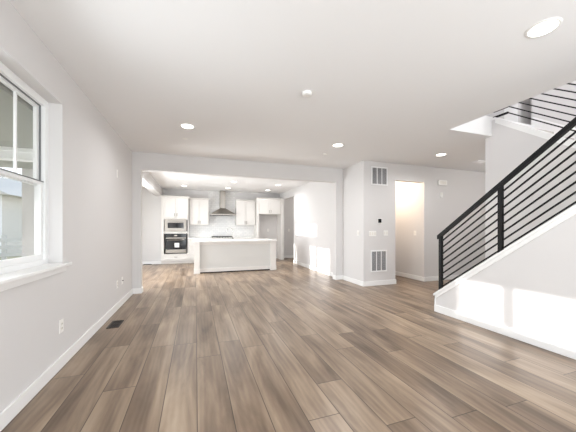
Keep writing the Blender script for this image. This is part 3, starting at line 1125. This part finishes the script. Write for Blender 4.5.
plate(('X', XL, 1), 2.971, 0.372, 0.075, 0.12, 'white wall outlet low on the left wall below the window end', 'outlet')
plate(('X', XL, 1), 4.811, 0.389, 0.075, 0.12, 'white wall outlet low on the left wall, left of the cable plate', 'outlet')
mp = thing('cable_plate', 'small white cable wall plate with a dark jack near the left wall corner', 'wall plate', (XL, 5.112, 0.395))
bm = B(); box(bm, XL, XL + 0.006, 5.075, 5.15, 0.335, 0.455, 0.002); obj('cover_plate', bm, 'plastic', mp)
bm = B(); lathe(bm, [(0.009, XL + 0.006), (0.007, XL + 0.02)], (0, 5.112, 0.395), 'X', 10); obj('jack', bm, 'slot', mp, 'dark cable jack')
bl = thing('blank_wall_plate', 'narrow white plate high on the left wall', 'wall plate', (XL, 4.811, 2.111))
bm = B(); box(bm, XL, XL + 0.008, 4.79, 4.835, 2.05, 2.17, 0.002); obj('cover_plate', bm, 'plastic', bl)
bm = B(); box(bm, XL + 0.008, XL + 0.011, 4.803, 4.822, 2.08, 2.14, 0.001); obj('insert', bm, 'offwhite', bl)
plate(('Y', 5.0, -1), 3.69, 1.15, 0.19, 0.115, 'wide white triple switch plate on the chase below the thermostat, left one', 'switch', 3)
plate(('Y', 5.0, -1), 4.04, 1.16, 0.12, 0.115, 'white double switch plate on the chase near the door opening', 'switch', 2)
plate(('X', 3.46, -1), 5.20, 1.16, 0.075, 0.115, 'white single switch on the left face of the square chase', 'switch', 1)
plate(('X', 5.15, -1), 5.28, 1.15, 0.075, 0.115, 'white switch on the warm corridor wall inside the door opening', 'switch', 1)
plate(('Y', YK, -1), 2.9, 1.2, 0.075, 0.115, 'white outlet on the back wall inside the refrigerator alcove', 'outlet')
plate(('Y', YK, -1), 3.83, 1.2, 0.075, 0.115, 'white switch at the end of the passage right of the kitchen', 'switch', 1)
plate(('X', XS, -1), 1.53, 0.36, 0.075, 0.12, 'white outlet low on the sunlit stair half wall', 'outlet')
th = thing('thermostat', 'small square dark thermostat on the chase between the two grilles', 'thermostat', (3.876, 5.0, 1.433))
bm = B(); box(bm, 3.822, 3.93, 4.992, 5.0, 1.37, 1.49, 0.003); obj('body', bm, 'plastic', th)
bm = B(); box(bm, 3.835, 3.917, 4.982, 4.992, 1.39, 1.475, 0.003); obj('screen', bm, 'screen', th, 'dark square screen')
ch = thing('door_chime', 'white door chime box high on the hall wall', 'door chime', (5.69, 5.0, 2.377))
bm = B(); box(bm, 5.56, 5.83, 4.955, 5.0, 2.315, 2.44, 0.012); obj('body', bm, 'plastic', ch)
bm = B(); box(bm, 5.60, 5.79, 4.951, 4.955, 2.345, 2.41, 0.002); obj('cover', bm, 'offwhite', ch)
se = thing('hall_sensor', 'small white sensor below the door chime on the hall wall', 'sensor', (5.677, 5.0, 2.08))
bm = B(); box(bm, 5.645, 5.71, 4.975, 5.0, 2.02, 2.14, 0.006); obj('body', bm, 'plastic', se)
bm = B(); box(bm, 5.66, 5.695, 4.972, 4.975, 2.085, 2.125, 0.001); obj('lens', bm, 'offwhite', se)

# floor register
fr = thing('floor_register', 'dark bronze floor register beside the left wall baseboard', 'floor vent', (-0.99, 4.07, 0))
gx0, gx1, gy0, gy1 = -1.06, -0.92, 3.93, 4.22
bm = B()
box(bm, gx0, gx1, gy0, gy0 + 0.02, 0, 0.005)
box(bm, gx0, gx1, gy1 - 0.02, gy1, 0, 0.005)
box(bm, gx0, gx0 + 0.02, gy0 + 0.02, gy1 - 0.02, 0, 0.005)
box(bm, gx1 - 0.02, gx1, gy0 + 0.02, gy1 - 0.02, 0, 0.005)
box(bm, gx0 + 0.02, gx1 - 0.02, 4.065, 4.085, 0, 0.005)
obj('frame', bm, 'darkmetal', fr)
bm = B(); box(bm, gx0 + 0.02, gx1 - 0.02, gy0 + 0.02, gy1 - 0.02, 0.0004, 0.0015); obj('backing', bm, 'slot', fr, 'black duct opening')
for k in range(5):
    x = gx0 + 0.032 + k * 0.019
    bm = B(); box(bm, x - 0.002, x + 0.002, gy0 + 0.02, gy1 - 0.02, 0.0015, 0.004); obj('louver', bm, 'darkmetal', fr)

nr = thing('floor_register', 'thin dark floor register at the foot of the white wall left of the oven cabinet', 'floor vent', (-1.6, 10.53, 0))
bm = B(); box(bm, -1.72, -1.46, 10.49, 10.575, 0, 0.012, 0.002); obj('frame', bm, 'darkmetal', nr)
for k in range(4):
    bm = B(); box(bm, -1.70, -1.48, 10.498 + k * 0.02, 10.506 + k * 0.02, 0.012, 0.015); obj('louver', bm, 'slot', nr)

# ------------------------------------------------------------------ outside
bm = B(); box(bm, -60, -1.35, -20, 80, -0.35, -0.12)
struct('ground', bm, 'ground', 'dry lawn outside the window', 'ground')
bm = B(); box(bm, -4.9, -1.35, -2, 5.8, -0.12, -0.03)
struct('patio_floor', bm, 'concrete', 'pale concrete patio slab outside the left wall', 'patio')
po = thing('patio_cover', 'white roofed patio cover seen through the left window', 'patio cover', (-4.4, 4.45, -0.03))
bm = B(); box(bm, -4.6, -1.351, -1.5, 5.8, 2.28, 2.45); obj('roof', bm, 'soffit', po, 'grey green porch ceiling')
bm = B(); box(bm, -4.5, -4.3, -1.5, 5.8, 2.14, 2.28); obj('beam', bm, 'vinyl', po)
bm = B()
box(bm, -4.3, -1.351, 4.35, 4.5, 2.14, 2.28)
box(bm, -4.3, -1.351, 4.33, 4.35, 2.235, 2.28)
obj('cross_beam', bm, 'vinyl', po)
for y in (-1.35, 4.4):
    bm = B()
    s_ = 0.07
    box(bm, -4.4 - s_, -4.4 + s_, y - s_, y + s_, -0.03, 2.14)
    box(bm, -4.4 - 0.1, -4.4 + 0.1, y - 0.1, y + 0.1, -0.03, 0.25)
    obj('post', bm, 'vinyl', po)
nh = thing('neighbour_house', 'grey sided neighbouring house across the yard', 'house', (-12, 21, -0.12))
bm = B(); box(bm, -17, -9, 17, 28, -0.12, 3.0); obj('body', bm, 'siding', nh)
bm = B(); prism(bm, [(-17.6, 2.9), (-8.4, 2.9), (-13, 5.2)], 16.5, 28.5, 'Y'); obj('roof', bm, 'roofing', nh, 'grey shingle roof')
for x in (-15.5, -12.2):
    bm = B()
    box(bm, x - 0.6, x + 0.6, 16.95, 17.0, 0.9, 2.3)
    wf = obj('window_frame', bm, 'vinyl', nh, 'white window frame')
    bm = B(); box(bm, x - 0.52, x + 0.52, 16.93, 16.95, 0.98, 2.22); obj('pane', bm, 'duct', wf)
for x in (-9.05, -16.95):
    bm = B(); box(bm, x - 0.1, x + 0.1, 16.94, 17.0, -0.1, 2.9); obj('corner_board', bm, 'vinyl', nh, 'white corner board')
fe = thing('yard_fence', 'pale board fence in front of the neighbouring house', 'fence', (-8, 14, -0.12))
for k in range(5):
    y = 14.2
    x = -14 + k * 2.2
    bm = B(); box(bm, x - 0.06, x + 0.06, y - 0.06, y + 0.06, -0.12, 1.0); obj('post', bm, 'fence', fe)
for z in (0.2, 0.5, 0.8):
    bm = B(); box(bm, -14, -5.2, 14.1, 14.13, z - 0.07, z + 0.07); obj('rail_board', bm, 'fence', fe)
